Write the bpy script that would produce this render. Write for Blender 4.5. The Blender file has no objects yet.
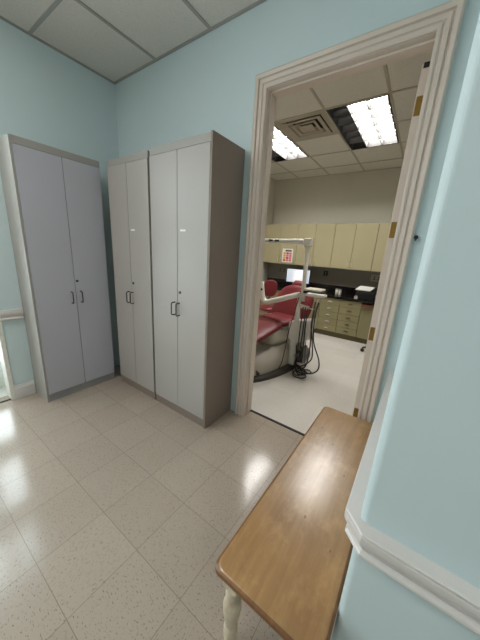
import bpy, bmesh, math, random
from mathutils import Vector, Matrix
random.seed(4)
PI = math.pi
C = bpy.context.scene.collection
S = bpy.context.scene

# ---------------------------------------------------------------- materials
def nt(name):
    m = bpy.data.materials.new(name); m.use_nodes = True
    t = m.node_tree; b = t.nodes['Principled BSDF']
    return m, t, b
def N(t, kind, **kw):
    n = t.nodes.new(kind)
    for k, v in kw.items(): setattr(n, k, v)
    return n
def L(t, a, b): t.links.new(a, b)
def math_(t, op, a, b=None, c=None):
    n = N(t, 'ShaderNodeMath', operation=op)
    for i, v in enumerate((a, b, c)):
        if v is None: continue
        if isinstance(v, (int, float)): n.inputs[i].default_value = v
        else: L(t, v, n.inputs[i])
    return n.outputs[0]
def mixc(t, fac, a, b):
    n = N(t, 'ShaderNodeMix', data_type='RGBA')
    if isinstance(fac, (int, float)): n.inputs[0].default_value = fac
    else: L(t, fac, n.inputs[0])
    for i, v in ((6, a), (7, b)):
        if isinstance(v, tuple): n.inputs[i].default_value = (*v, 1)
        else: L(t, v, n.inputs[i])
    return n.outputs[2]
def coords(t, scale=(1, 1, 1), loc=(0, 0, 0)):
    tc = N(t, 'ShaderNodeTexCoord'); mp = N(t, 'ShaderNodeMapping')
    L(t, tc.outputs['Object'], mp.inputs[0]); mp.inputs['Scale'].default_value = scale; mp.inputs['Location'].default_value = loc
    return mp.outputs[0]
def noise(t, vec, scale, detail=3, rough=.5):
    n = N(t, 'ShaderNodeTexNoise'); L(t, vec, n.inputs['Vector'])
    n.inputs['Scale'].default_value = scale; n.inputs['Detail'].default_value = detail; n.inputs['Roughness'].default_value = rough
    return n.outputs[0]
def ramp(t, fac, stops):
    n = N(t, 'ShaderNodeValToRGB'); L(t, fac, n.inputs[0])
    e = n.color_ramp.elements
    while len(e) < len(stops): e.new(.5)
    for x, (p, c) in zip(e, stops):
        x.position = p; x.color = (*c, 1) if len(c) == 3 else c
    return n.outputs[0]
def bump(t, b, h, strength=.1, dist=.01):
    n = N(t, 'ShaderNodeBump'); n.inputs['Strength'].default_value = strength; n.inputs['Distance'].default_value = dist
    L(t, h, n.inputs['Height']); L(t, n.outputs[0], b.inputs['Normal'])
def lin(r, g, b):
    f = lambda c: (c/255/12.92) if c/255 <= .04045 else ((c/255+.055)/1.055)**2.4
    return (f(r), f(g), f(b))
def plain(name, col, rough=.5, metal=0., var=.06, scale=8, bumps=0., spec=.5):
    m, t, b = nt(name)
    v = coords(t); n = noise(t, v, scale)
    c = mixc(t, n, tuple(x*(1-var) for x in col), tuple(min(1, x*(1+var)) for x in col))
    L(t, c, b.inputs['Base Color']); b.inputs['Roughness'].default_value = rough; b.inputs['Metallic'].default_value = metal
    b.inputs['Specular IOR Level'].default_value = spec
    if bumps: bump(t, b, noise(t, v, 180, 2), bumps, .003)
    return m
def emit(name, col, strength):
    m, t, b = nt(name)
    b.inputs['Base Color'].default_value = (.8, .8, .8, 1)
    b.inputs['Emission Color'].default_value = (*col, 1); b.inputs['Emission Strength'].default_value = strength
    return m

TX, TY, TP = 1.6438, -.5922, .3048
def floor_mat(name, base, dark, light, grout, rough, streak=1.0, offx=TX, offy=TY):
    m, t, b = nt(name)
    tc = N(t, 'ShaderNodeTexCoord'); sp = N(t, 'ShaderNodeSeparateXYZ'); L(t, tc.outputs['Object'], sp.inputs[0])
    u = math_(t, 'DIVIDE', math_(t, 'SUBTRACT', sp.outputs[0], offx), TP)
    v = math_(t, 'DIVIDE', math_(t, 'SUBTRACT', sp.outputs[1], offy), TP)
    iu, iv = math_(t, 'FLOOR', u), math_(t, 'FLOOR', v)
    fu, fv = math_(t, 'FRACT', u), math_(t, 'FRACT', v)
    eu = math_(t, 'MINIMUM', fu, math_(t, 'SUBTRACT', 1.0, fu)); ev = math_(t, 'MINIMUM', fv, math_(t, 'SUBTRACT', 1.0, fv))
    g = math_(t, 'LESS_THAN', math_(t, 'MINIMUM', eu, ev), .0045)
    chk = math_(t, 'ABSOLUTE', math_(t, 'MODULO', math_(t, 'ADD', iu, iv), 2.0))     # alternate tiles turned a quarter
    cx = N(t, 'ShaderNodeCombineXYZ'); L(t, sp.outputs[0], cx.inputs[0]); L(t, sp.outputs[1], cx.inputs[1])
    cy = N(t, 'ShaderNodeCombineXYZ'); L(t, sp.outputs[1], cy.inputs[0]); L(t, sp.outputs[0], cy.inputs[1])
    mv = N(t, 'ShaderNodeMix', data_type='VECTOR'); L(t, chk, mv.inputs[0]); L(t, cx.outputs[0], mv.inputs[4]); L(t, cy.outputs[0], mv.inputs[5])
    mp = N(t, 'ShaderNodeMapping'); L(t, mv.outputs[1], mp.inputs[0]); mp.inputs['Scale'].default_value = (75, 190, 1); mp.inputs['Rotation'].default_value = (0, 0, .5)
    n1 = noise(t, mp.outputs[0], 1.0, 2, .55)
    mp2 = N(t, 'ShaderNodeMapping'); L(t, mv.outputs[1], mp2.inputs[0]); mp2.inputs['Scale'].default_value = (60, 110, 1); mp2.inputs['Location'].default_value = (7, 3, 0); mp2.inputs['Rotation'].default_value = (0, 0, -.4)
    n2 = noise(t, mp2.outputs[0], 1.0, 2, .55)
    wn = N(t, 'ShaderNodeTexWhiteNoise', noise_dimensions='2D'); ci = N(t, 'ShaderNodeCombineXYZ'); L(t, iu, ci.inputs[0]); L(t, iv, ci.inputs[1]); L(t, ci.outputs[0], wn.inputs['Vector'])
    big = noise(t, tc.outputs['Object'], 2.2, 3)
    c = mixc(t, wn.outputs[0], tuple(x*.94 for x in base), tuple(x*1.05 for x in base))
    c = mixc(t, math_(t, 'MULTIPLY', big, .35), c, tuple(x*.72 for x in base))
    d = math_(t, 'MULTIPLY', ramp_f(t, n1, .60, .67), .75*streak); c = mixc(t, d, c, dark)
    l = math_(t, 'MULTIPLY', ramp_f(t, n2, .60, .70), .3*streak); c = mixc(t, l, c, light)
    c = mixc(t, math_(t, 'MULTIPLY', g, .5), c, grout)
    L(t, c, b.inputs['Base Color'])
    r = math_(t, 'ADD', rough, math_(t, 'MULTIPLY', big, .07)); L(t, r, b.inputs['Roughness'])
    h = math_(t, 'SUBTRACT', noise(t, tc.outputs['Object'], 14, 3), math_(t, 'MULTIPLY', g, .8))
    bump(t, b, h, .17, .004)
    return m
def ramp_f(t, x, a, b_):
    n = N(t, 'ShaderNodeMapRange', clamp=True); L(t, x, n.inputs[0]); n.inputs[1].default_value = a; n.inputs[2].default_value = b_
    return n.outputs[0]
def ceiling_mat(name, col):
    m, t, b = nt(name)
    v = coords(t)
    n = noise(t, v, 160, 2, .6); n2 = noise(t, v, 3, 2)
    c = mixc(t, ramp_f(t, n, .56, .68), col, tuple(x*.72 for x in col)); c = mixc(t, math_(t, 'MULTIPLY', n2, .25), c, tuple(x*.8 for x in col))
    L(t, c, b.inputs['Base Color']); b.inputs['Roughness'].default_value = .95
    bump(t, b, n, .25, .003)
    return m
def wood_mat(name, c1, c2, c3, rough=.3, coat=0.):
    m, t, b = nt(name)
    v = coords(t, (22, 1.6, 22)); n = noise(t, v, 1.6, 6, .6)
    v2 = coords(t, (1, 1, 1)); n2 = noise(t, v2, 4.5, 3); n3 = noise(t, coords(t, (90, 3, 90)), 1, 3)
    c = ramp(t, n, [(.2, c1), (.5, c2), (.8, c3)])
    c = mixc(t, math_(t, 'MULTIPLY', ramp_f(t, n2, .42, .7), .45), c, tuple(x*.7 for x in c1))
    n4 = noise(t, coords(t, (14, 9, 14), (3, 1, 0)), 1.2, 5, .65)
    c = mixc(t, math_(t, 'MULTIPLY', ramp_f(t, n4, .5, .72), .45), c, tuple(min(1, x*1.25) for x in c3))
    c = mixc(t, math_(t, 'MULTIPLY', ramp_f(t, n3, .58, .75), .2), c, tuple(x*.5 for x in c1))
    vo = N(t, 'ShaderNodeTexVoronoi'); L(t, coords(t, (9, 5, 9)), vo.inputs['Vector']); vo.inputs['Scale'].default_value = 1.3
    k = math_(t, 'LESS_THAN', vo.outputs['Distance'], .055); c = mixc(t, math_(t, 'MULTIPLY', k, .55), c, tuple(x*.3 for x in c1))
    L(t, c, b.inputs['Base Color'])
    r = math_(t, 'ADD', rough, math_(t, 'MULTIPLY', n2, .18)); L(t, r, b.inputs['Roughness'])
    b.inputs['Coat Weight'].default_value = coat; b.inputs['Coat Roughness'].default_value = .2
    bump(t, b, math_(t, 'ADD', n3, noise(t, v2, 30, 4, .6)), .14, .003)
    return m

M = {}
M['wall'] = plain('pale_aqua_paint', lin(204, 219, 221), .55, var=.03, scale=2.5, bumps=.06)
M['wall_in'] = plain('warm_beige_paint', lin(206, 203, 191), .7, var=.03, scale=2.5, bumps=.05)
M['trimw'] = plain('white_gloss_trim', lin(216, 211, 207), .28, var=.03, scale=6)
M['casing'] = plain('cream_casing_paint', lin(214, 199, 186), .38, var=.04, scale=5)
M['worn'] = plain('worn_white_paint', lin(228, 226, 216), .5, var=.18, scale=40)
M['floor'] = floor_mat('speckled_vinyl_tile', lin(176, 162, 148), lin(104, 91, 80), lin(184, 173, 160), lin(84, 73, 65), .115)
M['floor_in'] = floor_mat('cream_vinyl_tile', lin(218, 214, 206), lin(180, 172, 160), lin(238, 235, 228), lin(204, 198, 188), .2, .9)
M['floor_out'] = plain('pale_entry_concrete', lin(205, 203, 196), .5, var=.12, scale=14)
M['ceil'] = ceiling_mat('mineral_fibre_tile', lin(226, 220, 212))
M['ceil_in'] = ceiling_mat('mineral_fibre_tile_warm', lin(220, 217, 208))
M['tee'] = plain('grey_ceiling_tee', lin(166, 163, 157), .5)
M['tee_in'] = plain('cream_ceiling_tee', lin(178, 170, 156), .5)
M['black'] = plain('black_plastic', lin(24, 23, 23), .4)
M['blackgloss'] = plain('black_gloss_laminate', lin(22, 20, 20), .18)
M['gap_shade'] = plain('painted_gap_shade', lin(58, 64, 66), .7)  # shade of the cupboard gap as a dark colour
M['bronze'] = plain('dark_threshold', lin(26, 18, 15), .6)
M['lam'] = plain('grey_cabinet_laminate', lin(172, 166, 160), .42, var=.025, scale=3)
M['lam_daylit'] = plain('daylight_tinted_grey_laminate', lin(184, 182, 190), .42, var=.025, scale=3)  # grey laminate with the bluish daylight put into its colour
M['carcass'] = plain('warm_grey_carcass', lin(134, 119, 109), .5, var=.06, scale=5)
M['carcass_light'] = plain('light_grey_carcass', lin(160, 156, 150), .45, var=.05, scale=5)
M['plinth'] = plain('grey_plinth', lin(150, 147, 146), .5, var=.08)
M['steel'] = plain('dark_pull_steel', lin(78, 74, 72), .35, .7)
M['chrome'] = plain('chrome', lin(205, 205, 205), .18, 1.)
M['silver'] = plain('satin_silver', lin(225, 224, 220), .3, .6)
M['brass'] = plain('aged_brass', lin(150, 118, 58), .4, .7, var=.2, scale=30)
M['bench'] = wood_mat('honey_bench_wood', lin(146, 106, 64), lin(166, 125, 78), lin(184, 145, 96), .25, .9)
M['bench_edge'] = wood_mat('dark_bench_edge_wood', lin(104, 68, 36), lin(124, 84, 46), lin(140, 98, 58), .3)
M['bleg'] = wood_mat('pale_worn_leg_wood', lin(190, 172, 144), lin(210, 194, 168), lin(224, 212, 190), .5)
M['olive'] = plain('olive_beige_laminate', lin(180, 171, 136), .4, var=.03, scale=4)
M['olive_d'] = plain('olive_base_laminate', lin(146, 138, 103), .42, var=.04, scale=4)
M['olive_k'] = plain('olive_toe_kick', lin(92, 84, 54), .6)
M['gap'] = plain('shadow_gap_dark', lin(46, 40, 32), .8)
M['splash'] = plain('grey_backsplash', lin(150, 147, 138), .6, var=.04)
M['reddish'] = plain('reddish_wood_edge', lin(122, 70, 50), .4, var=.12, scale=20)
M['red'] = plain('maroon_vinyl', lin(116, 36, 42), .36, var=.08, scale=5)
M['white'] = plain('white_enamel', lin(228, 225, 216), .3, var=.03)
M['offw'] = plain('off_white_plastic', lin(206, 200, 186), .35, var=.04)
M['greyb'] = plain('warm_grey_plastic', lin(158, 150, 138), .4, var=.06)
M['ped'] = plain('light_warm_grey_shell', lin(192, 186, 175), .4, var=.04)
M['plate'] = plain('dark_grey_base', lin(66, 60, 56), .5, var=.1)
M['hose'] = plain('dark_grey_hose', lin(50, 46, 44), .45)
M['paper'] = plain('white_paper', lin(240, 238, 232), .8, var=.02)
M['label'] = plain('white_sticker', lin(236, 236, 236), .5, var=.02)
M['lamp_on'] = emit('lit_diffuser', (1., .98, .945), 34.0)
M['lamp_hall'] = emit('lit_hall_diffuser', (1., .98, .945), 15.0)
M['fill_hall_dim'] = emit('added_hall_fill_dim', (1., .98, .945), 5.0)  # for the added fill light on the right
M['lamp_off'] = plain('unlit_reflector', lin(105, 104, 100), .35, .3)
M['louver'] = plain('louver_aluminium', lin(100, 99, 96), .6)
M['vent'] = plain('vent_enamel', lin(176, 168, 152), .8)
M['ventdark'] = plain('vent_dark', lin(30, 27, 24), .8)
M['plug'] = plain('dark_outlet', lin(34, 32, 30), .5)
M['plug_l'] = plain('pale_outlet', lin(196, 190, 172), .5)
M['screen'] = emit('screen_blue', (.42, .6, .85), .42)
M['screen_w'] = emit('screen_white', (.92, .95, 1.), .62)
for n_, c_ in (('dot_red', (200, 40, 50)), ('dot_yellow', (226, 168, 40)), ('dot_pink', (226, 110, 130)), ('dot_black', (30, 26, 34)), ('dot_orange', (214, 96, 44))):
    M[n_] = plain(n_, lin(*c_), .6)
def glass_mat():
    m, t, b = nt('clear_glass')
    out = t.nodes['Material Output']
    tr = N(t, 'ShaderNodeBsdfTransparent'); gl = N(t, 'ShaderNodeBsdfGlossy'); gl.inputs['Roughness'].default_value = .02
    tr.inputs[0].default_value = (.95, .98, .97, 1)
    lw = N(t, 'ShaderNodeLayerWeight'); lw.inputs[0].default_value = .25
    mx = N(t, 'ShaderNodeMixShader'); L(t, math_(t, 'MULTIPLY', lw.outputs['Fresnel'], .5), mx.inputs[0]); L(t, tr.outputs[0], mx.inputs[1]); L(t, gl.outputs[0], mx.inputs[2])
    L(t, mx.outputs[0], out.inputs[0])
    return m
M['glass'] = glass_mat()

# ---------------------------------------------------------------- mesh helpers
def nb(): return bmesh.new()
def box(bm, x0, x1, y0, y1, z0, z1, mi=0, bev=0., seg=2):
    vs = [bm.verts.new((x, y, z)) for x in (x0, x1) for y in (y0, y1) for z in (z0, z1)]
    fs = [bm.faces.new([vs[i] for i in f]) for f in ((0, 1, 3, 2), (4, 6, 7, 5), (0, 4, 5, 1), (2, 3, 7, 6), (0, 2, 6, 4), (1, 5, 7, 3))]
    for f in fs: f.material_index = mi
    if bev:
        es = list({e for f in fs for e in f.edges})
        bmesh.ops.bevel(bm, geom=es, offset=bev, segments=seg, affect='EDGES', profile=.5)
    return fs
def loft(bm, rings, mi=0, cap=True, closed=False):
    R = [[bm.verts.new(p) for p in r] for r in rings]
    n = len(R[0]); k = len(R)
    for a in range(k if closed else k-1):
        A, B = R[a], R[(a+1) % k]
        for i in range(n):
            f = bm.faces.new((A[i], A[(i+1) % n], B[(i+1) % n], B[i])); f.material_index = mi; f.smooth = True
    if cap and not closed:
        for r in (R[0][::-1], R[-1]):
            f = bm.faces.new(r); f.material_index = mi
    return R
def tube(bm, pts, r, n=10, mi=0, smooth_path=0):
    P = [Vector(p) for p in pts]
    if smooth_path:
        Q = []
        for i in range(len(P)-1):
            p0, p1, p2, p3 = P[max(i-1, 0)], P[i], P[i+1], P[min(i+2, len(P)-1)]
            for s in range(smooth_path):
                t = s/smooth_path
                Q.append(.5*((2*p1)+(-p0+p2)*t+(2*p0-5*p1+4*p2-p3)*t*t+(-p0+3*p1-3*p2+p3)*t**3))
        P = Q+[P[-1]]
        if isinstance(r, (list, tuple)):
            r = [r[min(int(i/smooth_path), len(r)-1)]+(r[min(int(i/smooth_path)+1, len(r)-1)]-r[min(int(i/smooth_path), len(r)-1)])*(i/smooth_path % 1) for i in range(len(P))]
    T = [(P[min(i+1, len(P)-1)]-P[max(i-1, 0)]).normalized() for i in range(len(P))]
    up = Vector((0, 0, 1)) if abs(T[0].z) < .9 else Vector((1, 0, 0))
    a = T[0].cross(up).normalized(); rings = []
    for i, p in enumerate(P):
        a = (a-T[i]*a.dot(T[i])).normalized(); b = T[i].cross(a)
        rr = r[i] if isinstance(r, (list, tuple)) else r
        rings.append([p+rr*(math.cos(2*PI*j/n)*a+math.sin(2*PI*j/n)*b) for j in range(n)])
    loft(bm, rings, mi)
def lathe(bm, x, y, prof, n=20, mi=0):
    loft(bm, [[(x+r*math.cos(2*PI*j/n), y+r*math.sin(2*PI*j/n), z) for j in range(n)] for r, z in prof], mi)
def superell(a, b, e=3., n=28):
    out = []
    for j in range(n):
        t = 2*PI*j/n; c, s = math.cos(t), math.sin(t)
        out.append((a*math.copysign(abs(c)**(2/e), c), b*math.copysign(abs(s)**(2/e), s)))
    return out
def pad(bm, secs, e=3.2, n=28, mi=0):
    """secs: (centre xyz, half width along x, half thickness, unit normal dir in yz) -> cushion"""
    rings = []
    for (cx, cy, cz), hw, ht, ang in secs:
        ny, nz = math.sin(ang), math.cos(ang)
        rings.append([(cx+a, cy+b*ny, cz+b*nz) for a, b in superell(hw, ht, e, n)])
    loft(bm, rings, mi)
def prism(bm, poly, axis, a0, a1, mi=0):
    """extrude polygon (two coords) along axis"""
    def p(u, v, w): return {'x': (w, u, v), 'y': (u, w, v), 'z': (u, v, w)}[axis]
    A = [bm.verts.new(p(u, v, a0)) for u, v in poly]; B = [bm.verts.new(p(u, v, a1)) for u, v in poly]
    n = len(poly); fs = []
    for i in range(n): fs.append(bm.faces.new((A[i], A[(i+1) % n], B[(i+1) % n], B[i])))
    fs.append(bm.faces.new(A[::-1])); fs.append(bm.faces.new(B))
    for f in fs: f.material_index = mi
    return fs
def obj(name, bm, mats, parent=None, bevel=0., recalc=True, label=None):
    if recalc: bmesh.ops.recalc_face_normals(bm, faces=bm.faces[:])
    me = bpy.data.meshes.new(name); bm.to_mesh(me); bm.free()
    for m in (mats if isinstance(mats, (list, tuple)) else [mats]): me.materials.append(M[m] if isinstance(m, str) else m)
    o = bpy.data.objects.new(name, me); C.objects.link(o)
    if parent:
        o.parent = parent
    if bevel:
        md = o.modifiers.new('edge', 'BEVEL'); md.width = bevel; md.segments = 2; md.limit_method = 'ANGLE'; md.angle_limit = .7
    if label: o['label'] = label
    return o
def tag(o, label, cat, group=None):
    o['label'] = label; o['category'] = cat
    if group: o['group'] = group
    return o
def thing(name, label, cat, loc=(0, 0, 0), rz=0., group=None):
    o = bpy.data.objects.new(name, None); C.objects.link(o); o.location = loc; o.rotation_euler = (0, 0, rz); o.empty_display_size = .1
    return tag(o, label, cat, group)
def struct(name, bm, mats, parent=None, bevel=0., recalc=True):
    o = obj(name, bm, mats, parent, bevel, recalc)
    if parent is None: o['kind'] = 'structure'
    return o
def B(*a, **k):
    bm = nb(); box(bm, *a, **k); return bm

# ---------------------------------------------------------------- dimensions
H = 2.936; HB = 2.922
XW, YW = 2.808, -1.108        # outside corner of the bench wall
DX0, DX1, DZ = 1.757, 2.652, 2.461
WT = .11                      # door wall thickness
YB = 3.62; XL = -.11; XR = 4.2

# ---------------------------------------------------------------- shell
struct('floor', B(-.12, 5, -4.6, .10, -.06, 0), 'floor')
struct('floor_inner', B(XL-.1, XR+.1, .10, YB+.1, -.06, 0), 'floor_in')
struct('floor_entry', B(-3.2, -.12, -4.6, .0, -.08, -.004), 'floor_out')
bm = nb(); box(bm, DX0, DX1, .098, .122, -.002, .006, bev=.002)
struct('trim_threshold', bm, 'bronze')
bm = nb(); box(bm, -.034, -.012, -2.6, -1.165, -.002, .005, bev=.001)
struct('trim_entry_threshold', bm, 'bronze')

# door wall: hall face aqua, room face beige
bm = nb()
for a in ((-.25, DX0-.018, 0, WT, 0, 3.0), (DX1+.018, XR+.1, 0, WT, 0, 3.0), (DX0-.018, DX1+.018, 0, WT, DZ+.018, 3.0)):
    for f in box(bm, *a):
        f.material_index = 1 if f.calc_center_median().y > WT-.001 else 0
struct('wall_back', bm, ['wall', 'wall_in'])
# left wall with an entry opening
bm = nb(); box(bm, -.12, 0, -1.15, 0, 0, 3.0); box(bm, -.12, 0, -4.6, -2.6, 0, 3.0); box(bm, -.12, 0, -2.6, -1.15, 2.62, 3.0)
struct('wall_left', bm, 'wall')
# bench wall with a rounded outside corner
rr = .018; poly = [(5.0, 0.0), (XW, 0.0)]
for i in range(7):
    t = PI+PI/2*i/6; poly.append((XW+rr+rr*math.cos(t), YW+rr+rr*math.sin(t)))
poly.append((5.0, YW))
bm = nb(); prism(bm, poly, 'z', 0, 3.0)
struct('wall_right', bm, 'wall')
struct('wall_rear', B(-.12, 5.0, -4.7, -4.6, 0, 3.0), 'wall')
struct('wall_side', B(5.0, 5.1, -4.7, 0, 0, 3.0), 'wall')
struct('wall_far', B(XL-.1, XR+.1, YB, YB+.1, 0, 3.0), 'wall_in')
struct('wall_inner_left', B(XL-.1, XL, WT, YB, 0, 3.0), 'wall_in')
struct('wall_inner_right', B(XR, XR+.1, WT, YB, 0, 3.0), 'wall_in')

def bar(bm, x0, x1, y0, y1, z, mi=1, d=.006): box(bm, x0, x1, y0, y1, z-d, z+.004, mi)
# hall ceiling, 2 x 4 ft tiles, tee bars and wall angle; leaves a hole for the troffer behind the camera
TRX0, TRY0 = .6435, -.6835-1.2192*2
bm = nb()
hx = [.0, .6435, TRX0, TRX0+.6096, 5.0]
TRX1 = TRX0+.6096*5
for a, b in ((0, TRX0), (TRX0+.6096, TRX1), (TRX1+.6096, 5.0)): box(bm, a, b, -4.6, 0, H, H+.04)
for a in (TRX0, TRX1): box(bm, a, a+.6096, -4.6, TRY0, H, H+.04); box(bm, a, a+.6096, TRY0+1.2192, 0, H, H+.04)
k = 0
while .6435+.6096*k < 5: x = .6435+.6096*k; bar(bm, x-.012, x+.012, -4.6, 0, H); k += 1
for k in range(4): y = -.6835-1.2192*k; bar(bm, 0, 5, y-.012, y+.012, H)
bar(bm, 0, .02, -4.6, 0, H, d=.008); bar(bm, 0, 5, -.02, 0, H, d=.008)
struct('ceiling', bm, ['ceil', 'tee'])

# room ceiling, 2 x 2 ft grid, holes for two troffers and the vent
LX, LY, T = 1.640, 1.35, .6096
holes = [(0, 0, 1, 2), (-2, 0, 1, 2), (-1, 0, 1, 1)]
def inhole(i, j): return any(a <= i < a+w and b <= j < b+h for a, b, w, h in holes)
bm = nb()
for i in range(-3, 5):
    for j in range(-3, 4):
        if inhole(i, j): continue
        x0, x1 = max(XL, LX+i*T), min(XR, LX+(i+1)*T); y0, y1 = max(WT, LY+j*T), min(YB, LY+(j+1)*T)
        if x1-x0 < .01 or y1-y0 < .01: continue
        box(bm, x0, x1, y0, y1, HB, HB+.03)
for i in range(-2, 5):
    x = LX+i*T
    if XL < x < XR: bar(bm, x-.012, x+.012, WT, YB, HB)
for j in range(-2, 4):
    y = LY+j*T
    if WT < y < YB:
        for i in range(-3, 5):
            if inhole(i, j) and inhole(i, j-1): continue
            x0, x1 = max(XL, LX+i*T), min(XR, LX+(i+1)*T)
            if x1 > x0: bar(bm, x0, x1, y-.012, y+.012, HB)
bar(bm, XL, XR, YB-.02, YB, HB, d=.008); bar(bm, XL, XL+.02, WT, YB, HB, d=.008)
struct('ceiling_inner', bm, ['ceil_in', 'tee_in'])

# ---------------------------------------------------------------- door casing (fluted) and jamb
prof = [(0, 0), (0, .012), (.006, .016), (.016, .016), (.020, .010), (.026, .010), (.030, .019), (.046, .021), (.050, .012), (.056, .012), (.060, .024), (.078, .028), (.086, .022), (.088, 0)]
def sweep(bm, prof, path):      # path(t, h) -> list of points along the run
    rows = [path(t, h) for t, h in prof]
    n = len(rows[0]); V = [[bm.verts.new(p) for p in r] for r in rows]
    for i in range(len(V)-1):
        for j in range(n-1): bm.faces.new((V[i][j], V[i][j+1], V[i+1][j+1], V[i+1][j]))
    bm.faces.new([r[0] for r in V]); bm.faces.new([r[-1] for r in V][::-1])
bm = nb(); sweep(bm, prof, lambda t, h: [(DX0-t, -h, 0), (DX0-t, -h, DZ+t), (DX1+t, -h, DZ+t), (DX1+t, -h, 0)])
struct('trim_1', bm, 'casing')
bm = nb(); sweep(bm, prof, lambda t, h: [(DX0-t, WT+h, 0), (DX0-t, WT+h, DZ+t), (DX1+t, WT+h, DZ+t), (DX1+t, WT+h, 0)])
struct('trim_2', bm, 'casing')
bm = nb()
box(bm, DX0-.018, DX0+.002, 0, WT, 0, DZ); box(bm, DX1-.002, DX1+.018, 0, WT, 0, DZ); box(bm, DX0-.018, DX1+.018, 0, WT, DZ-.002, DZ+.018)
box(bm, DX0+.002, DX0+.014, .03, .068, 0, DZ-.002, bev=.002); box(bm, DX0+.002, DX1-.002, .03, .068, DZ-.014, DZ-.002, bev=.002)
struct('trim_3', bm, 'casing')

# open door leaf beyond the jamb, its hinge edge towards the hall
dl = bpy.data.objects.new('door_1', None); C.objects.link(dl); dl['kind'] = 'structure'; dl.location = (2.645, .145, 0)
bm = nb(); box(bm, -.042, 0, -.01, .87, .012, 2.425, bev=.002)
for z0, z1 in ((.15, .95), (1.1, 2.28)): box(bm, -.0445, -.042, .12, .74, z0, z1, bev=.001); box(bm, 0, .0025, .12, .74, z0, z1, bev=.001)
obj('door_leaf', bm, 'casing', dl)
for z in (2.232, 1.605, .953, .345):
    bm = nb(); box(bm, -.037, -.004, -.0135, -.0095, z-.045, z+.045, bev=.001)
    tube(bm, [(-.002, -.014, z-.046), (-.002, -.014, z+.046)], .006, 10)
    for dz in (-.03, 0, .03):
        for dx in (-.028, -.014): tube(bm, [(dx, -.0145, z+dz), (dx, -.0125, z+dz)], .003, 8)
    obj('hinge', bm, 'brass', dl, label='brass hinge')
bm = nb(); box(bm, -.034, -.006, -.0135, -.0095, 2.40, 2.424); obj('top_plate', bm, 'bronze', dl, label='small dark plate at the top of the door edge')
bm = nb()
for s in (-.042, 0):
    d = -1 if s < 0 else 1
    tube(bm, [(s, .80, 1.0), (s+d*.045, .80, 1.0)], [.026, .012], 14); tube(bm, [(s+d*.045, .80, 1.0), (s+d*.05, .70, 1.0)], .009, 10)
obj('door_handle', bm, 'brass', dl, label='brass lever handle')

# ---------------------------------------------------------------- chair rails and baseboards
ZR = .795
rail = [(0, 0), (.033, 0), (.036, -.003), (.036, -.006), (.032, -.0075), (.032, -.0095), (.0355, -.011), (.036, -.016), (.0355, -.026), (.033, -.036), (.028, -.045), (.022, -.053), (.018, -.060), (.0185, -.063), (.024, -.066), (.027, -.071), (.0275, -.077), (.024, -.083), (.017, -.087), (0, -.088)]
cf = .027
def railpath(t, z):
    k = math.tan(PI/8)*t
    return [(XW-t, 0, ZR+z), (XW-t, YW+cf-k, ZR+z), (XW+cf-k, YW-t, ZR+z), (4.999, YW-t, ZR+z)]
bm = nb(); sweep(bm, rail, railpath); struct('trim_4', bm, 'trimw')
bm = nb(); sweep(bm, rail, lambda t, z: [(t, -.995, ZR+.035+z), (t, -1.15, ZR+.035+z)]); struct('trim_5', bm, 'trimw')
basep = [(0, 0), (.014, 0), (.014, .10), (.009, .113), (.006, .128), (0, .13)]
bm = nb(); sweep(bm, basep, lambda t, z: [(t, -.995, z), (t, -1.15, z)]); struct('baseboard_left', bm, 'trimw')
def bbpath(t, z):
    k = math.tan(PI/8)*t
    return [(XW-t, 0, z), (XW-t, YW+cf-k, z), (XW+cf-k, YW-t, z), (4.999, YW-t, z)]
bm = nb(); sweep(bm, basep, bbpath); struct('baseboard_right', bm, 'trimw')
# worn white corner strip and entry frame
bm = nb(); box(bm, -.125, .006, -1.172, -1.15, 0, 2.62, bev=.004); box(bm, -.001, .009, -1.1745, -1.142, 0, 2.615, bev=.003)
box(bm, -.125, .006, -2.6, -2.578, 0, 2.62, bev=.004); box(bm, -.124, .005, -2.577, -1.173, 2.60, 2.619, bev=.004)
struct('trim_6', bm, 'worn')

# ---------------------------------------------------------------- glazed entry beyond the left opening
gd = bpy.data.objects.new('door_2', None); C.objects.link(gd); gd['kind'] = 'structure'; gd.location = (-.36, 0, 0)
bm = nb()
y0, y1 = -2.62, -1.02
for z0, z1 in ((0, .27), (.60, .86), (1.42, 1.80), (2.50, 2.62)): box(bm, -.02, .02, y0, y1, z0, z1, bev=.004)
for a, b in ((y0, y0+.07), (-1.86, -1.78), (-1.37, -1.31), (-1.08, y1)): box(bm, -.022, .022, a, b, 0, 2.62, bev=.004)
obj('door_frame', bm, 'worn', gd)
for z0, z1 in ((.27, .60), (.86, 1.42), (1.80, 2.50)):
    for a, b in ((y0+.07, -1.86), (-1.78, -1.37), (-1.31, -1.08)): obj('glass_pane', B(-.003, .003, a, b, z0, z1), 'glass', gd)
bm = nb(); tube(bm, [(.02, -1.70, 1.0), (.05, -1.70, 1.0), (.05, -1.70, 1.22), (.02, -1.70, 1.22)], .009, 10); obj('door_handle', bm, 'steel', gd)
struct('wall_entry', (lambda b_: (box(b_, -.38, -.12, -1.06, -.98, 0, 3.0), box(b_, -.38, -.12, -2.70, -2.60, 0, 3.0), box(b_, -.40, -.12, -2.60, -1.06, 2.62, 2.70), b_)[-1])(nb()), 'wall')

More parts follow.
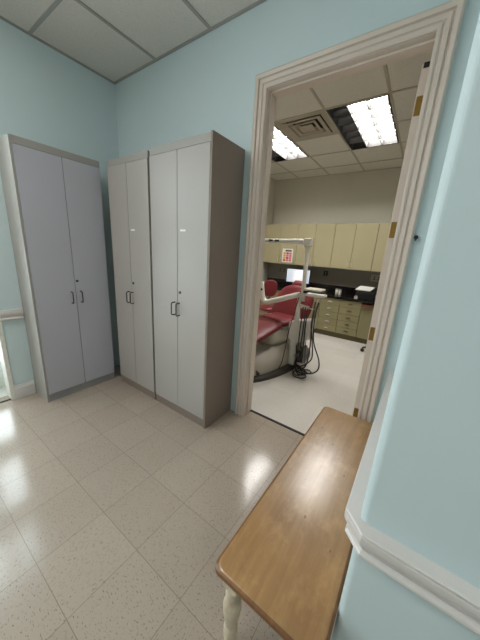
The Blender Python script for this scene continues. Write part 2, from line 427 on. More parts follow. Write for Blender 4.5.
# ---------------------------------------------------------------- tall cabinets
def pull(parent, x, y, z, axis, ln=.10):
    """bow handle on a door; axis = outward direction ('-y' or '+x')"""
    bm = nb(); d = .036
    def p(o, dz): return (x, y-o, z+dz) if axis == '-y' else (x+o, y, z+dz)
    tube(bm, [p(0, -ln/2), p(d*.8, -ln/2), p(d, -ln/2+.008), p(d, ln/2-.008), p(d*.8, ln/2), p(0, ln/2)], .0048, 8)
    return obj('handle', bm, 'steel', parent, label='dark bow handle')
def lockcyl(parent, x, y, z, axis):
    bm = nb(); q = (lambda o: (x, y-o, z)) if axis == '-y' else (lambda o: (x+o, y, z))
    tube(bm, [q(0), q(.004), q(.006)], [.011, .011, .008], 14); return obj('lock', bm, 'steel', parent, label='small round lock')

def tall_pair(x0, x1, d, h, label, lockside=True, endpanel=False):
    """free standing cupboard against the door wall, fronts towards -y"""
    t = thing('tall_cabinet', label, 'cabinet', (x0, 0, 0), 0, 'tall grey cabinets')
    w = x1-x0; bm = nb()
    box(bm, .0, w, -d+.022, -.004, .0, h, bev=.002)
    if endpanel: box(bm, w-.0155, w+.001, -d, -.003, 0, h+.006, bev=.0015)
    obj('carcass', bm, 'carcass', t)
    bm = nb(); box(bm, .004, w-.017, -d+.004, -d+.022, h-.05, h, bev=.001); obj('top_rail', bm, 'carcass_light', t)
    bm = nb(); box(bm, .004, w-.017, -d+.010, -d+.0215, .0, .075); obj('plinth', bm, 'carcass', t)
    bm = nb(); box(bm, .004, w-.017, -d+.018, -d+.0215, .075, h-.05); obj('shadow_gap', bm, 'gap', t)
    mid = (.004+w-.017)/2
    for i, (a, b) in enumerate(((.003, mid-.002), (mid+.002, w-.018))):
        bm = nb(); box(bm, a, b, -d, -d+.018, .08, h-.053, bev=.0015)
        dr = obj('door', bm, 'lam', t)
        hx = (b-.028) if i == 0 else (a+.022)
        pull(dr, hx, -d, .958, '-y')
        if i == 1:
            lockcyl(dr, a+.028, -d, 1.092, '-y')
            bm = nb(); box(bm, a+.030, a+.085, -d-.0012, -d, 1.542, 1.556); obj('sticker', bm, 'label', dr, label='small blank white sticker')
    return t
tall_pair(.385, .972, .352, 2.118, 'tall grey two-door cupboard in the middle, tucked into the wall corner')
tall_pair(.976, 1.606, .352, 2.126, 'tall grey two-door cupboard with brown-grey end panel, beside the door casing', endpanel=True)

t = thing('tall_cabinet', 'tall grey two-door cupboard with daylight tint in its colour, against the left wall beside the chair rail', 'cabinet', (0, -.989, 0), 0, 'tall grey cabinets')
W, D_, Hh = .628, .285, 2.12
bm = nb(); box(bm, .004, D_-.022, .001, W, 0.001, Hh-.001, bev=.002); box(bm, .003, D_-.001, 0, .016, 0, Hh, bev=.001); obj('carcass', bm, 'carcass_light', t)
bm = nb(); box(bm, D_-.022, D_-.004, .016, W, Hh-.05, Hh+.002, bev=.001); obj('top_rail', bm, 'carcass_light', t)
bm = nb(); box(bm, D_-.0215, D_-.008, .017, W, 0, .07); obj('plinth', bm, 'plinth', t)
bm = nb(); box(bm, D_-.0215, D_-.018, .018, W-.002, .07, Hh-.05); obj('shadow_gap', bm, 'gap', t)
ms = .326
for i, (a, b) in enumerate(((.018, ms-.002), (ms+.002, W-.001))):
    bm = nb(); box(bm, D_-.018, D_, a, b, .074, Hh-.053, bev=.0015); dr = obj('door', bm, 'lam_daylit', t)
    pull(dr, D_, (b-.038) if i == 0 else (a+.036), .938, '+x')
    if i == 1: lockcyl(dr, D_, a+.018, 1.082, '+x')

struct('gap_shade_board', B(.287, .384, -.20, -.185, 0, 2.1), 'gap_shade')  # no real board: dark strip stands in for the shade between the cupboards

# ---------------------------------------------------------------- bench
BX0, BX1, BY0, BY1, BZ = 2.448, 2.8070, -1.243, -.072, .45
t = thing('wooden_bench', 'long narrow honey-brown wooden bench with pale turned legs beside the aqua wall', 'bench', ((BX0+BX1)/2, (BY0+BY1)/2, 0), -.001)
hw, hl = (BX1-BX0)/2, (BY1-BY0)/2
def rrect(hx_, hy_, r, n=6):
    out = []
    for cx, cy, a in ((hx_-r, hy_-r, 0), (-hx_+r, hy_-r, PI/2), (-hx_+r, -hy_+r, PI), (hx_-r, -hy_+r, 1.5*PI)):
        for i in range(n+1):
            q = a+PI/2*i/n; out.append((cx+r*math.cos(q), cy+r*math.sin(q)))
    return out
bm = nb()
loft(bm, [[(x, y, z) for x, y in rrect(hw-i_, hl-i_, .03)] for i_, z in ((.010, .424), (.002, .427), (0, .431), (0, .439), (.002, .4435), (.006, .4445), (.0085, .447), (.013, .45))])
for f in bm.faces:
    cz = f.calc_center_median().z
    if len(f.verts) == 4 and (cz < .4435 or .4436 < cz < .4462): f.material_index = 1
obj('bench_top', bm, ['bench', 'bench_edge'], t, recalc=True)
bm = nb()
box(bm, -hw+.05, hw-.05, -hl+.055, -hl+.072, .335, .424, bev=.002); box(bm, -hw+.05, hw-.05, hl-.072, hl-.055, .335, .424, bev=.002)
box(bm, -hw+.045, -hw+.062, -hl+.06, hl-.06, .335, .424, bev=.002); box(bm, hw-.062, hw-.045, -hl+.06, hl-.06, .335, .424, bev=.002)
obj('apron', bm, 'bench', t)
legp = [(.018, 0), (.021, .01), (.022, .05), (.026, .09), (.020, .10), (.026, .112), (.020, .124), (.023, .15), (.031, .20), (.033, .235), (.028, .262), (.019, .275), (.026, .284), (.027, .292), (.019, .300), (.024, .312), (.024, .318), (.019, .326), (.027, .338)]
for sx in (-1, 1):
    for sy in (-1, 1):
        bm = nb(); x, y = sx*(hw-.052), sy*(hl-.062)
        lathe(bm, x, y, legp, 20); pass; nf = len(bm.faces); box(bm, x-.029, x+.029, y-.029, y+.029, .336, .424, bev=.003)
        bm.faces.ensure_lookup_table()
        obj('leg', bm, 'bleg', t)

# ---------------------------------------------------------------- room: cabinets along the far wall
us = [XL, .31, .665, 1.02, 1.378, 1.727, 2.083, 2.44, 2.80, 3.16, 3.52]
yu = YB-.33; zu0, zu1 = 1.233, 2.012
pairs = [(0, 2), (2, 4), (4, 6), (6, 8), (8, 10)]
ulabels = ['olive-beige wall cupboard in the far left room corner', 'olive-beige wall cupboard above and right of the computer monitor', 'olive-beige wall cupboard above the drawer banks',
           'olive-beige wall cupboard above the black machine, cut off by the door edge', 'olive-beige wall cupboard at the far right of the run, behind the door']
for (a, b), lb in zip(pairs, ulabels):
    x0, x1 = us[a]+(.002 if a == 0 else .001), us[b]-.001; mid = us[a+1]
    t = thing('wall_cabinet', lb, 'cabinet', (x0, YB, zu0), 0, 'wall cupboards above the counter')
    bm = nb(); box(bm, 0, x1-x0, -.31, -.002, 0, zu1-zu0, bev=.002); obj('carcass', bm, 'olive', t)
    obj('shadow_gap', B(.002, x1-x0-.002, -.3125, -.3105, .002, zu1-zu0-.002), 'gap', t)
    for i, (p0, p1) in enumerate(((x0, mid), (mid, x1))):
        bm = nb(); box(bm, p0-x0+.0025, p1-x0-.0025, -.33, -.3125, .0, zu1-zu0-.002, bev=.0015); dr = obj('door', bm, 'olive', t)
        hx_ = p1-x0-.03 if i == 0 else p0-x0+.03
        bm = nb(); tube(bm, [(hx_, -.33, .04), (hx_, -.352, .045), (hx_, -.352, .125), (hx_, -.33, .13)], .005, 8); obj('handle', bm, 'silver', dr, label='small satin pull')

yf = 3.005; zc = .755
bl = {0: 'olive base cupboard at the left end behind the red stool', 1: 'olive base cupboard hidden behind the dental chair back', 2: 'narrow olive base cupboard left of the drawers, behind the chair hoses'}
def base_unit(x0, x1, kind, label):
    t = thing('base_cabinet', label, 'cabinet', (x0, YB, 0), 0, 'base cupboards under the black counter')
    w = x1-x0; d = YB-yf
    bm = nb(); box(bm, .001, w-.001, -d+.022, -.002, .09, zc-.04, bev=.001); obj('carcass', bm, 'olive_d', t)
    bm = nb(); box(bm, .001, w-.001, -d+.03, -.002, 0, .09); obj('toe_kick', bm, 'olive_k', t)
    obj('shadow_gap', B(.002, w-.002, -d+.018, -d+.0215, .09, zc-.042), 'gap', t)
    if kind == 'drawers':
        n = 5; zz = [.095+(zc-.045-.095)*i/n for i in range(n+1)]
        for i in range(n):
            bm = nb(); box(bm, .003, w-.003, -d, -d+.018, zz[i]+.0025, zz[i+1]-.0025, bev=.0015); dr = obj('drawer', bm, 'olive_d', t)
            zc_ = (zz[i]+zz[i+1])/2; bm = nb()
            pr = [(w/2+.042*math.cos(a), zc_+.004+.018*math.sin(a)) for a in [PI*k/10 for k in range(11)]]
            prism(bm, [(p, q-.008) for p, q in pr], 'y', -d-.018, -d); obj('handle', bm, 'silver' if x0 < 1.5 else 'olive_k', dr, bevel=.003, label='bright cup pull' if x0 < 1.5 else 'cup pull coloured without its glint')  # pulls are alike; the missing light reflection is put into the darker colour
    else:
        top = zc-.045
        if kind == 'board':
            bm = nb(); box(bm, .004, w-.004, -d-.05, -d+.018, zc-.10, zc-.07, bev=.003); obj('pull_out_board', bm, 'reddish', t, label='reddish brown pull-out board'); top = zc-.105
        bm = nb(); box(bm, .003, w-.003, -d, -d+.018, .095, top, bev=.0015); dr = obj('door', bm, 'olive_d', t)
        bm = nb(); tube(bm, [(w-.04, -d, top-.15), (w-.04, -d-.024, top-.145), (w-.04, -d-.024, top-.06), (w-.04, -d, top-.055)], .006, 8); obj('handle', bm, 'black' if kind == 'board' else 'silver', dr)
base_unit(XL+.002, .31, 'door', 'olive base cupboard at the left end of the run, behind the stool')
base_unit(.31, .665, 'door', 'olive base cupboard second from the left end, behind the stool backrest')
base_unit(.665, 1.02, 'door', 'olive base cupboard behind the dental chair back')
base_unit(1.02, 1.378, 'door', 'olive base cupboard just left of the bright-handled drawer bank')
base_unit(1.378, 1.727, 'drawers', 'olive bank of five drawers with bright cup pulls')
base_unit(1.727, 2.083, 'drawers', 'olive bank of five drawers with pulls coloured without their glint, right of the bright-handled one')
base_unit(2.083, 2.44, 'board', 'olive base cupboard with a reddish pull-out board under the counter')
base_unit(2.44, 2.80, 'door', 'olive base cupboard half hidden by the open door edge')
base_unit(2.80, 3.16, 'door', 'olive base cupboard behind the open door')
bm = nb(); box(bm, XL+.001, 3.2, yf-.02, YB-.002, zc-.04, zc, bev=.004); ct = obj('countertop', bm, 'blackgloss')
tag(ct, 'long glossy black worktop over the olive base cupboards', 'countertop')
bm = nb(); box(bm, XL+.001, 3.2, YB-.016, YB-.002, zc, zc+.13, bev=.002); obj('backsplash', bm, 'blackgloss', ct)
ct.location = (0, 0, 0)
struct('trim_7', B(XL, XR, YB-.004, YB, zc+.02, zu0), 'splash')

# things on the counter and the splash
def at_counter(name, label, cat, x, y, rz=0., z=zc+.0005, group=None): return thing(name, label, cat, (x, y, z), rz, group)
t = at_counter('computer_monitor', 'flat computer monitor showing a pale blue screen on the black counter', 'monitor', .765, 3.30, .05)
bm = nb(); box(bm, -.25, .25, -.012, .02, .118, .40, bev=.006); obj('casing', bm, 'black', t)
sc = obj('screen', B(-.24, .24, -.0135, -.0118, .128, .390), 'screen', t)
obj('window', B(-.10, .10, -.0150, -.0136, .134, .376), 'screen_w', sc, label='white window on the screen')
bm = nb(); box(bm, -.025, .025, .02, .045, .01, .26, bev=.004); box(bm, -.11, .11, -.07, .09, 0, .012, bev=.004); obj('stand', bm, 'black', t)

t = at_counter('printer', 'black box-shaped machine with paper on top, on the counter by the door edge', 'printer', 2.15, 3.22, .0)
bm = nb(); box(bm, -.20, .08, -.15, .15, 0, .125, bev=.012); box(bm, .07, .26, -.14, .15, 0, .215, bev=.012); obj('body', bm, 'black', t)
bm = nb(); prism(bm, [(-.14, .1251), (.14, .1251), (.14, .175), (.10, .175), (-.14, .135)], 'x', -.19, .06); obj('paper_tray', bm, 'black', t)
bm = nb(); box(bm, .11, .20, -.1465, -.1395, .05, .11, bev=.002); obj('control_panel', bm, 'greyb', t)
bm = nb()
for i in range(5): box(bm, -.12+.003*i, .12+.003*i, -.14, .10, .004*i, .004*i+.0035)
pp = obj('paper_stack', bm, 'paper'); pp.location = (2.055, 3.22, zc+.172); pp.rotation_euler = (.17, .0, -.1)
tag(pp, 'loose white sheets of paper lying on the black machine', 'paper')
c0 = None
for x, lb in ((1.59, 'small white cylinder on the black counter, left of the pair'), (1.648, 'small white cylinder on the black counter, right of the pair')):
    c0 = thing('white_canister', lb, 'canister', (x, 3.22, zc+.0005), 0, 'white canisters on the counter')
    bm = nb(); lathe(bm, 0, 0, [(.022, 0), (.025, .004), (.025, .09), (.023, .094)], 18); obj('body', bm, 'white', c0)
    bm = nb(); lathe(bm, 0, 0, [(.026, .0945), (.026, .108), (.022, .112)], 18); obj('cap', bm, 'greyb', c0)
t = at_counter('soap_jar', 'tiny white jar on the black counter in front of the paper sheets', 'jar', 1.965, 3.04)
bm = nb(); lathe(bm, 0, 0, [(.024, 0), (.028, .006), (.028, .035), (.020, .045)], 18); obj('body', bm, 'white', t)
bm = nb(); lathe(bm, 0, 0, [(.021, .0455), (.021, .056), (.016, .06)], 18); obj('lid', bm, 'greyb', t)
def outlet(x, z, w, h, mat, label, holes_):
    t = thing('wall_outlet', label, 'outlet', (x, YB-.004, z))
    bm = nb(); box(bm, -w/2, w/2, -.008, 0, -h/2, h/2, bev=.003); o = obj('plate', bm, mat, t)
    for hx_ in holes_:
        for dz in (-.02, .02): obj('socket', B(hx_-.012, hx_+.012, -.010, -.0078, dz-.012, dz+.012), 'black' if mat != 'plug' else 'greyb', o)
outlet(1.22, 1.10, .085, .10, 'plug', 'dark outlet on the grey backsplash right of the monitor', (0,))
outlet(2.19, 1.10, .26, .12, 'plug_l', 'wide pale outlet plate on the backsplash above the paper sheets', (-.07, 0, .07))
outlet(.25, 1.08, .22, .11, 'splash', 'wide grey outlet plate on the backsplash left of the monitor', (-.05, .05))

# colour chart stuck on a wall cupboard door
t = thing('colour_chart', 'white wall chart with rows of red, pink and yellow squares stuck on a wall cupboard', 'poster', (.487, yu-.001, 1.405))
obj('sheet', B(-.118, .118, -.003, 0, -.135, .135), 'paper', t)
bm = nb()
box(bm, -.05, .085, -.0042, -.0030, .078, .108, 0)
cols = ['dot_yellow', 'dot_red', 'dot_pink']
for i in range(3):
    for j in range(4):
        x = -.062+.064*i; z = .042-.046*j
        box(bm, x-.027, x+.027, -.0042, -.0030, z-.020, z+.020, 1+((i*1+(j % 2)*(i == 1)) % 4) if not (i == 0 and j > 2) else 4)
obj('printed_squares', bm, ['dot_black', 'dot_yellow', 'dot_red', 'dot_pink', 'dot_orange'], t)

# ---------------------------------------------------------------- ceiling lights and vent
def troffer(x0, y0, z, w, l, label, dark=(0,), lit='lamp_on', grp='ceiling troffers', flat=False):
    t = thing('ceiling_light', label, 'ceiling light', (x0+w/2, y0+l/2, z), 0, grp)
    a, b = w/2-.013, l/2-.013
    bm = nb()
    for q in ((-a, a, -b, -b+.014), (-a, a, b-.014, b), (-a, -a+.014, -b+.014, b-.014), (a-.014, a, -b+.014, b-.014)): box(bm, q[0], q[1], q[2], q[3], -.008, .085)
    box(bm, -a, a, -b, b, .085, .095); obj('housing', bm, 'plug', t)
    a -= .015; b -= .015; cw = 2*a/3
    if flat:
        obj('diffuser', B(-a, a, -b, b, -.045, .006), lit, t); return t
    for i in range(3):
        obj('reflector' if i in dark else 'lamp_panel', B(-a+cw*i+.001, -a+cw*(i+1)-.001, -b, b, .068, .080), 'lamp_off' if i in dark else lit, t)
    bm = nb()
    for i in (1, 2):
        x = -a+cw*i; prism(bm, [(x-.010, .060), (x+.010, .060), (x+.003, -.003), (x-.003, -.003)], 'y', -b, b)
    for j in range(1, 6):
        y = -b+2*b*j/6; prism(bm, [(y-.012, .060), (y+.012, .060), (y+.003, -.002), (y-.003, -.002)], 'x', -a, a)
    obj('louver', bm, 'louver', t)
    return t
troffer(LX, LY, HB, T, 2*T, 'large ceiling light with one dark and two lit columns of cells, near the door')
troffer(LX-2*T, LY, HB, T, 2*T, 'ceiling light partly hidden by the left door casing, beyond the vent')
troffer(TRX0, TRY0, H, T, 2*T, 'hallway ceiling light with flat diffuser, nearer the entry', dark=(), lit='lamp_hall', flat=True)
troffer(TRX1, TRY0, H, T, 2*T, 'added unseen hallway fill light with flat diffuser, over the bench wall end', dark=(), lit='fill_hall_dim', flat=True)  # unseen second fixture, added to brighten the left wall and cupboard fronts
t = thing('ceiling_vent', 'square ceiling vent of nested frames between the two lit ceiling lights', 'vent', (LX-T/2, LY+T/2, HB))
bm = nb(); box(bm, -.292, .292, -.292, .292, .06, .07); obj('backing', bm, 'ventdark', t)
for k_, (r0, r1) in enumerate(((.292, .238), (.228, .160), (.150, .095), (.085, 0))):
    bm = nb(); z0 = -.004-.010*(k_ > 0)
    sq = lambda r_, z_: [(-r_, -r_, z_), (r_, -r_, z_), (r_, r_, z_), (-r_, r_, z_)]
    if k_ == 0: loft(bm, [sq(.292, -.004), sq(.238, -.004), sq(.238, .055), sq(.292, .055)], cap=False, closed=True)
    elif r1: loft(bm, [sq(r0, z0), sq(r1+.022, z0+.003), sq(r1, z0+.048), sq(r1+.006, z0+.05), sq(r1+.028, z0+.008), sq(r0, z0+.005)], cap=False, closed=True)
    else: box(bm, -r0, r0, -r0, r0, z0, z0+.008, bev=.003)
    for f in bm.faces: f.smooth = False
    obj('louver_frame', bm, 'vent', t)

# ---------------------------------------------------------------- dental chair
t = thing('dental_chair', 'maroon padded dental chair with white light post, instrument tray and dangling dark hoses', 'dental chair', (1.33, 1.24, 0), math.radians(-8))
bm = nb()
loft(bm, [[(x*s-.01, y*s+.02, z) for x, y in superell(.385, .86, 2.3, 48)] for s, z in ((1.0, 0), (1.0, .03), (.985, .042), (.95, .05))])
obj('base_plate', bm, 'plate', t)
bm = nb()
loft(bm, [[(x*s-.0, y*s-.10, z) for x, y in superell(.285, .56, 3.2, 44)] for s, z in ((1.0, .05), (1.0, .06), (1.0, .17), (.985, .20), (.94, .235), (.70, .285), (.64, .29))])
obj('pedestal', bm, 'ped', t)
bm = nb()
loft(bm, [[(x*s+.0, y*s+.12, z) for x, y in superell(.17, .30, 4, 36)] for s, z in ((.9, .285), (1.0, .36), (1.05, .46), (1.1, .505))])
obj('lift_arm', bm, 'offw', t)
bm = nb(); box(bm, -.19, .19, -.02, .36, .50, .545, bev=.012); obj('seat_frame', bm, 'offw', t)
bm = nb(); secs = []
for y, zt, w, th in ((-.06, .57, .19, .02), (-.04, .575, .215, .04), (.02, .582, .225, .05), (.16, .580, .23, .05), (.34, .575, .23, .05), (.38, .575, .21, .02)):
    secs.append(((0, y, zt-.008), w, th, 0))
pad(bm, secs, 3.6, 32); st = obj('seat', bm, 'red', t)
bm = nb(); tube(bm, [(-.215, -.035, .618), (-.1, -.045, .620), (.1, -.045, .620), (.215, -.035, .618)], .006, 8); obj('seam_piping', bm, 'red', st)
bm = nb(); secs = []
Q0, Q1 = Vector((0, -.06, .575)), Vector((0, -.98, .37)); d = (Q0-Q1).normalized(); anl = math.atan2(-d.z, d.y)
for s, w, th in ((0, .19, .03), (.03, .215, .042), (.15, .222, .045), (.5, .215, .045), (.85, .195, .042), (.96, .17, .038), (1., .11, .016)):
    q_ = Q0+(Q1-Q0)*s; secs.append(((0, q_.y, q_.z), w, th, anl))
pad(bm, secs, 3.4, 32); obj('legrest', bm, 'red', t)
bm = nb(); tube(bm, [(-.10, .05, .50), (-.10, -.40, .43), (-.10, -.75, .355)], .018, 8); tube(bm, [(.10, .05, .50), (.10, -.40, .43), (.10, -.75, .355)], .018, 8); tube(bm, [(-.10, -.40, .43), (.10, -.40, .43)], .014, 8); obj('legrest_frame', bm, 'plate', t)
bm = nb(); secs = []
P0, P1 = Vector((0, .34, .53)), Vector((0, .58, 1.0)); d = (P1-P0).normalized(); ang = math.atan2(-d.z, d.y)
for s, w, th in ((0, .20, .02), (.03, .27, .04), (.12, .30, .05), (.32, .305, .055), (.52, .30, .055), (.68, .29, .053), (.82, .255, .050), (.92, .205, .045), (.98, .14, .034), (1.0, .07, .016)):
    q_ = P0+(P1-P0)*s; secs.append(((0, q_.y, q_.z), w, th, ang))
pad(bm, secs, 2.8, 36); obj('backrest', bm, 'red', t)
bm = nb(); secs = []
H0, H1 = Vector((-.045, .60, .965)), Vector((-.045, .67, 1.06)); d = (H1-H0).normalized(); an2 = math.atan2(-d.z, d.y)
for s, w, th in ((0, .05, .015), (.10, .085, .03), (.5, .105, .036), (.9, .09, .03), (1., .05, .014)):
    q_ = H0+(H1-H0)*s; secs.append(((q_.x, q_.y, q_.z), w, th, an2))
pad(bm, secs, 2.6, 24); hr = obj('headrest', bm, 'red', t)
bm = nb(); tube(bm, [(-.02, .56, .80), (-.045, .64, .92), (-.045, .66, 1.01)], .016, 10); obj('headrest_bar', bm, 'chrome', hr)
bm = nb(); tube(bm, [(-.10, .28, .52), (-.10, .42, .55), (-.10, .54, .78)], .022, 10); tube(bm, [(.10, .28, .52), (.10, .42, .55), (.10, .54, .78)], .022, 10); tube(bm, [(-.10, .50, .70), (.10, .50, .70)], .016, 8); obj('back_support', bm, 'offw', t)
bm = nb(); tube(bm, [(.20, -.53, .10), (.262, -.58, .10), (.275, -.59, .10)], [.012, .012, .022], 12); obj('foot_switch', bm, 'black', t, label='small black foot switch')

# ---------------------------------------------------------------- delivery unit beside the chair
UX, UY = 1.650, 1.264
t = thing('delivery_unit', 'white dental delivery unit with tall light post and hoses, beside the maroon chair', 'dental unit', (UX, UY, .071))
t.scale = (.95, .95, .95)
bm = nb(); loft(bm, [[(x*s+.0, y*s, z) for x, y in superell(.042, .05, 3.5, 24)] for s, z in ((1.0, -.0205), (1.12, .0), (1.1, .30), (.95, .42), (.75, .58), (.55, .75), (.5, .90), (.45, .93))]); obj('column', bm, 'white', t)
bm = nb(); tube(bm, [(.045, 0, .86), (.04, 0, 1.0), (.033, 0, 1.2), (.028, 0, 1.53)], [.030, .026, .025, .025], 14)
po = obj('light_post', bm, 'white', t)
bm = nb(); box(bm, -.022, .075, -.045, .045, 1.53, 1.632, bev=.018, seg=3); obj('post_head', bm, 'white', po)
bm = nb(); tube(bm, [(-.03, 0, 1.585), (-.15, 0, 1.588), (-.17, 0, 1.59), (-.40, 0, 1.588), (-.60, 0, 1.585), (-.76, 0, 1.583)], [.036, .036, .029, .029, .029, .029], 14); la = obj('light_arm', bm, 'white', t)
for kx in (-.475, -.385):
    bm = nb(); tube(bm, [(kx-.02, -.040, 1.592), (kx+.03, -.040, 1.592)], [.016, .012], 10); obj('knob', bm, 'black', la, label='black knob on the light arm')
bm = nb(); tube(bm, [(.01, -.03, .945), (-.15, -.03, .885), (-.40, -.03, .79), (-.455, -.03, .775), (-.50, -.03, .79), (-.53, -.03, .84), (-.55, -.03, .95), (-.565, -.03, 1.04)], [.034, .036, .036, .036, .038, .038, .036, .034], 14, smooth_path=4); sa = obj('support_arm', bm, 'white', t)
bm = nb(); tube(bm, [(-.57, -.07, .935), (-.52, -.075, .945)], .016, 10); obj('knob', bm, 'black', sa)
# tray head
bm = nb(); box(bm, .06, .27, -.05, .17, 1.005, 1.030, bev=.008); obj('tray_shelf', bm, 'offw', t)
bm = nb(); box(bm, .13, .355, -.14, -.02, .952, .992, bev=.014, seg=3); hd = obj('instrument_head', bm, 'white', t)
bm = nb(); box(bm, .06, .30, -.06, .10, .972, 1.004, bev=.006); obj('tray_carriage', bm, 'black', t)
bm = nb(); tube(bm, [(.02, 0, .93), (.06, 0, .955), (.12, .02, .965)], .022, 12); obj('tray_arm', bm, 'white', t)
bm = nb(); tube(bm, [(.30, -.08, .95), (.275, -.08, .88), (.24, -.07, .74)], [.013, .012, .010], 10); obj('holder_stem', bm, 'chrome', t)
bm = nb(); tube(bm, [(.03, -.02, .80), (.10, -.03, .795), (.15, -.03, .79)], .026, 12); tube(bm, [(.15, -.03, .79), (.27, -.06, .785)], .008, 8); obj('side_arm', bm, 'white', t)
# junction box
bm = nb()
prism(bm, [(-.085, .53), (-.08, .57), (.205, .64), (.215, .60), (.195, .37), (.0, .28), (-.08, .36)], 'y', -.055, .15); obj('junction_box', bm, 'white', t, bevel=.012)
bm = nb(); box(bm, .03, .11, -.02, .12, .20, .32, bev=.01); obj('valve_box', bm, 'greyb', t)
bm = nb(); box(bm, .03, .14, .0, .16, -.018, .24, bev=.012); obj('solenoid_block', bm, 'black', t)
bm = nb(); tube(bm, [(.05, -.06, .135), (.10, -.06, .15)], .022, 10); tube(bm, [(.12, -.10, .06), (.20, -.13, .055)], .02, 10); obj('fitting', bm, 'offw', t)
H_ = []
z_ = .012
H_ += [[(.09, -.07, .80), (.095, -.09, .60), (.10, -.10, .35), (.12, -.11, .15), (.20, -.12, .02), (.28, -.18, z_), (.26, -.27, z_), (.16, -.28, z_), (.11, -.20, z_), (.12, -.12, .02), (.15, -.06, .06)]]
H_ += [[(.12, -.06, .80), (.13, -.08, .60), (.13, -.09, .35), (.13, -.10, .12), (.16, -.02, .02), (.26, .02, z_)]]
H_ += [[(.24, -.07, .76), (.235, -.08, .55), (.25, -.08, .32), (.24, -.10, .12), (.17, -.06, .03), (.11, .02, .02)]]
H_ += [[(.30, -.14, .90), (.285, -.16, .70), (.31, -.16, .42), (.40, -.14, .22), (.40, -.14, .10), (.29, -.12, .025), (.18, -.02, .02)]]
H_ += [[(.26, -.14, .90), (.25, -.15, .62), (.28, -.12, .40), (.30, -.12, .20), (.17, -.14, .08), (.12, -.05, .05)]]
H_ += [[(.02, -.07, .92), (.0, -.09, .75), (-.03, -.14, .50), (-.03, -.20, .30), (-.02, -.28, .14), (-.02, -.36, .075)]]
H_ += [[(.06, -.06, .30), (.09, -.10, .16), (.09, -.12, .06), (.18, -.16, .02), (.27, -.10, z_), (.29, -.02, z_), (.22, .02, z_)]]
H_ += [[(.10, -.03, .32), (.16, -.06, .20), (.15, -.07, .06), (.22, -.16, z_), (.16, -.24, z_), (.09, -.16, .02)]]
H_ += [[(.17, -.04, .36), (.19, -.06, .22), (.21, -.08, .06), (.14, -.14, .02), (.10, -.10, .03)]]
H_ += [[(.145, -.05, .79), (.15, -.07, .55), (.16, -.08, .25), (.13, -.10, .06), (.20, -.06, z_), (.25, -.14, z_), (.19, -.20, z_), (.12, -.13, .02)]]
for i, h in enumerate(H_):
    h = [(x, y, z if z > .4 else z-.062*(1-z/.4)) for x, y, z in h]
    bm = nb(); tube(bm, h, .0085 if i not in (5, 8) else .006, 8, smooth_path=6); obj('hose', bm, 'hose', t)

# the unit is bolted to the chair base: its parts belong to the chair
bpy.context.view_layer.update()
chair = next(o for o in C.objects if o.name == 'dental_chair')
MU = chair.matrix_world.inverted() @ t.matrix_world
for ch in list(t.children):
    mb = ch.matrix_basis.copy(); ch.parent = chair; ch.matrix_parent_inverse = Matrix(); ch.matrix_basis = MU @ mb
bpy.data.objects.remove(t)

# ---------------------------------------------------------------- stools
def stool(label, loc, rz, cover, back, nleg=5, r=.27, z=.50):
    t = thing('rolling_stool', label, 'stool', loc, rz)
    bm = nb(); lathe(bm, 0, 0, [(.03, .07), (.045, .08), (.045, .12), (.026, .14), (.026, .30), (.017, .305), (.017, z-.04)], 16); obj('column', bm, 'chrome' if back else 'black', t)
    for k in range(nleg):
        a = 2*PI*k/nleg; c, s = math.cos(a), math.sin(a)
        bm = nb(); tube(bm, [(.03*c, .03*s, .095), (.6*r*c, .6*r*s, .09), (r*c, r*s, .07)], [.02, .017, .014], 10); lg = obj('leg', bm, 'black', t)
        bm = nb(); tube(bm, [(r*c-.016*s, r*s+.016*c, .027), (r*c+.016*s, r*s-.016*c, .027)], .027, 14); tube(bm, [(r*c, r*s, .03), (r*c, r*s, .075)], .008, 8); obj('castor', bm, 'black', lg)
    bm = nb(); lathe(bm, 0, 0, [(.10, z-.04), (.17, z-.035), (.19, z-.01), (.19, z+.015), (.17, z+.035), (.05, z+.042)], 28); obj('seat', bm, cover, t)
    if back:
        bm = nb(); tube(bm, [(0, .10, z-.045), (0, .24, z-.02), (0, .275, z+.16), (0, .255, z+.30)], .013, 10, smooth_path=4); obj('back_support', bm, 'black', t)
        bm = nb(); secs = []
        for zz, w in ((z+.185, .05), (z+.20, .09), (z+.25, .125), (z+.335, .135), (z+.42, .12), (z+.465, .09), (z+.48, .045)):
            secs.append(((0, .225, zz), w, .035, PI/2))
        pad(bm, secs, 2.8, 24); obj('backrest', bm, cover, t)
stool('small stool with rounded maroon backrest behind the white support arm', (.70, 2.30, 0), .55, 'red', True, z=.475)
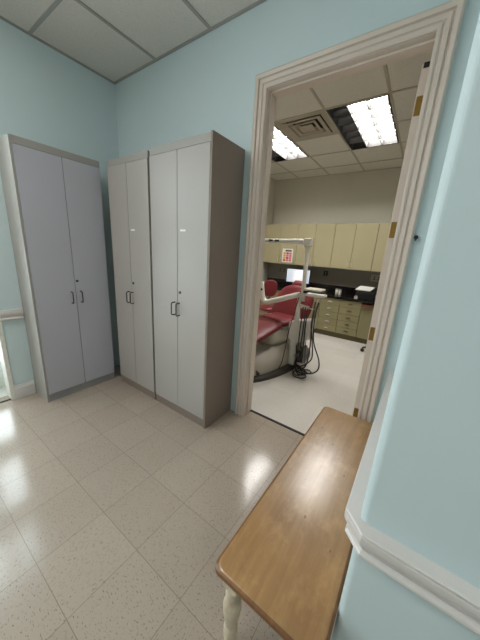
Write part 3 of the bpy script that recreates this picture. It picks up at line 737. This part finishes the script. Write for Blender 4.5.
stool('black castor-footed stool peeking out beside the open door edge', (2.60, 2.66, 0), PI*1.06, 'black', False, r=.33)

# small dark hook on the casing edge
bm = nb(); tube(bm, [(0, 0, 0), (0, -.012, 0)], .010, 12); tube(bm, [(0, -.012, 0), (0, -.018, -.004), (0, -.020, -.018)], .004, 8)
hk = obj('wall_hook', bm, 'black'); hk.location = (2.752, -.004, 1.555)
tag(hk, 'tiny black hook on the right edge of the door casing', 'hook')

# ---------------------------------------------------------------- lights
def area(name, loc, rot, sx, sy, power, col, spread=PI):
    l = bpy.data.lights.new(name, 'AREA'); l.shape = 'RECTANGLE'; l.size = sx; l.size_y = sy; l.energy = power; l.color = col; l.spread = spread
    o = bpy.data.objects.new(name, l); o.location = loc; o.rotation_euler = rot; C.objects.link(o); return o
area('daylight', (-.75, -1.85, 1.6), (0, -PI/2, 0), 2.9, 1.6, 110, (.88, .95, 1.))
w = bpy.data.worlds.new('sky'); S.world = w; w.use_nodes = True
bg = w.node_tree.nodes['Background']; bg.inputs[0].default_value = (.78, .89, 1., 1); bg.inputs[1].default_value = 2.5

# ---------------------------------------------------------------- camera
yaw, pitch, roll, F = .5982, -.2615, .0621, 255.967
cyw, syw, cp, sp_ = math.cos(yaw), math.sin(yaw), math.cos(pitch), math.sin(pitch)
fwd = Vector((-syw*cp, cyw*cp, sp_)); r = Vector((cyw, syw, 0)); u = r.cross(fwd)
c, s = math.cos(roll), math.sin(roll)
rx, ux = c*r+s*u, -s*r+c*u
cam = bpy.data.cameras.new('camera'); cam.sensor_fit = 'VERTICAL'; cam.sensor_height = 36; cam.lens = F/640*36; cam.clip_start = .02
co = bpy.data.objects.new('camera', cam); C.objects.link(co)
m = Matrix((rx, ux, -fwd)).transposed().to_4x4(); m.translation = Vector((2.8145, -1.7061, 1.4279)); co.matrix_world = m
S.camera = co
S.view_settings.view_transform = 'Standard'; S.view_settings.look = 'None'; S.view_settings.exposure = 0.
S.cycles.max_bounces = 10; S.cycles.diffuse_bounces = 6
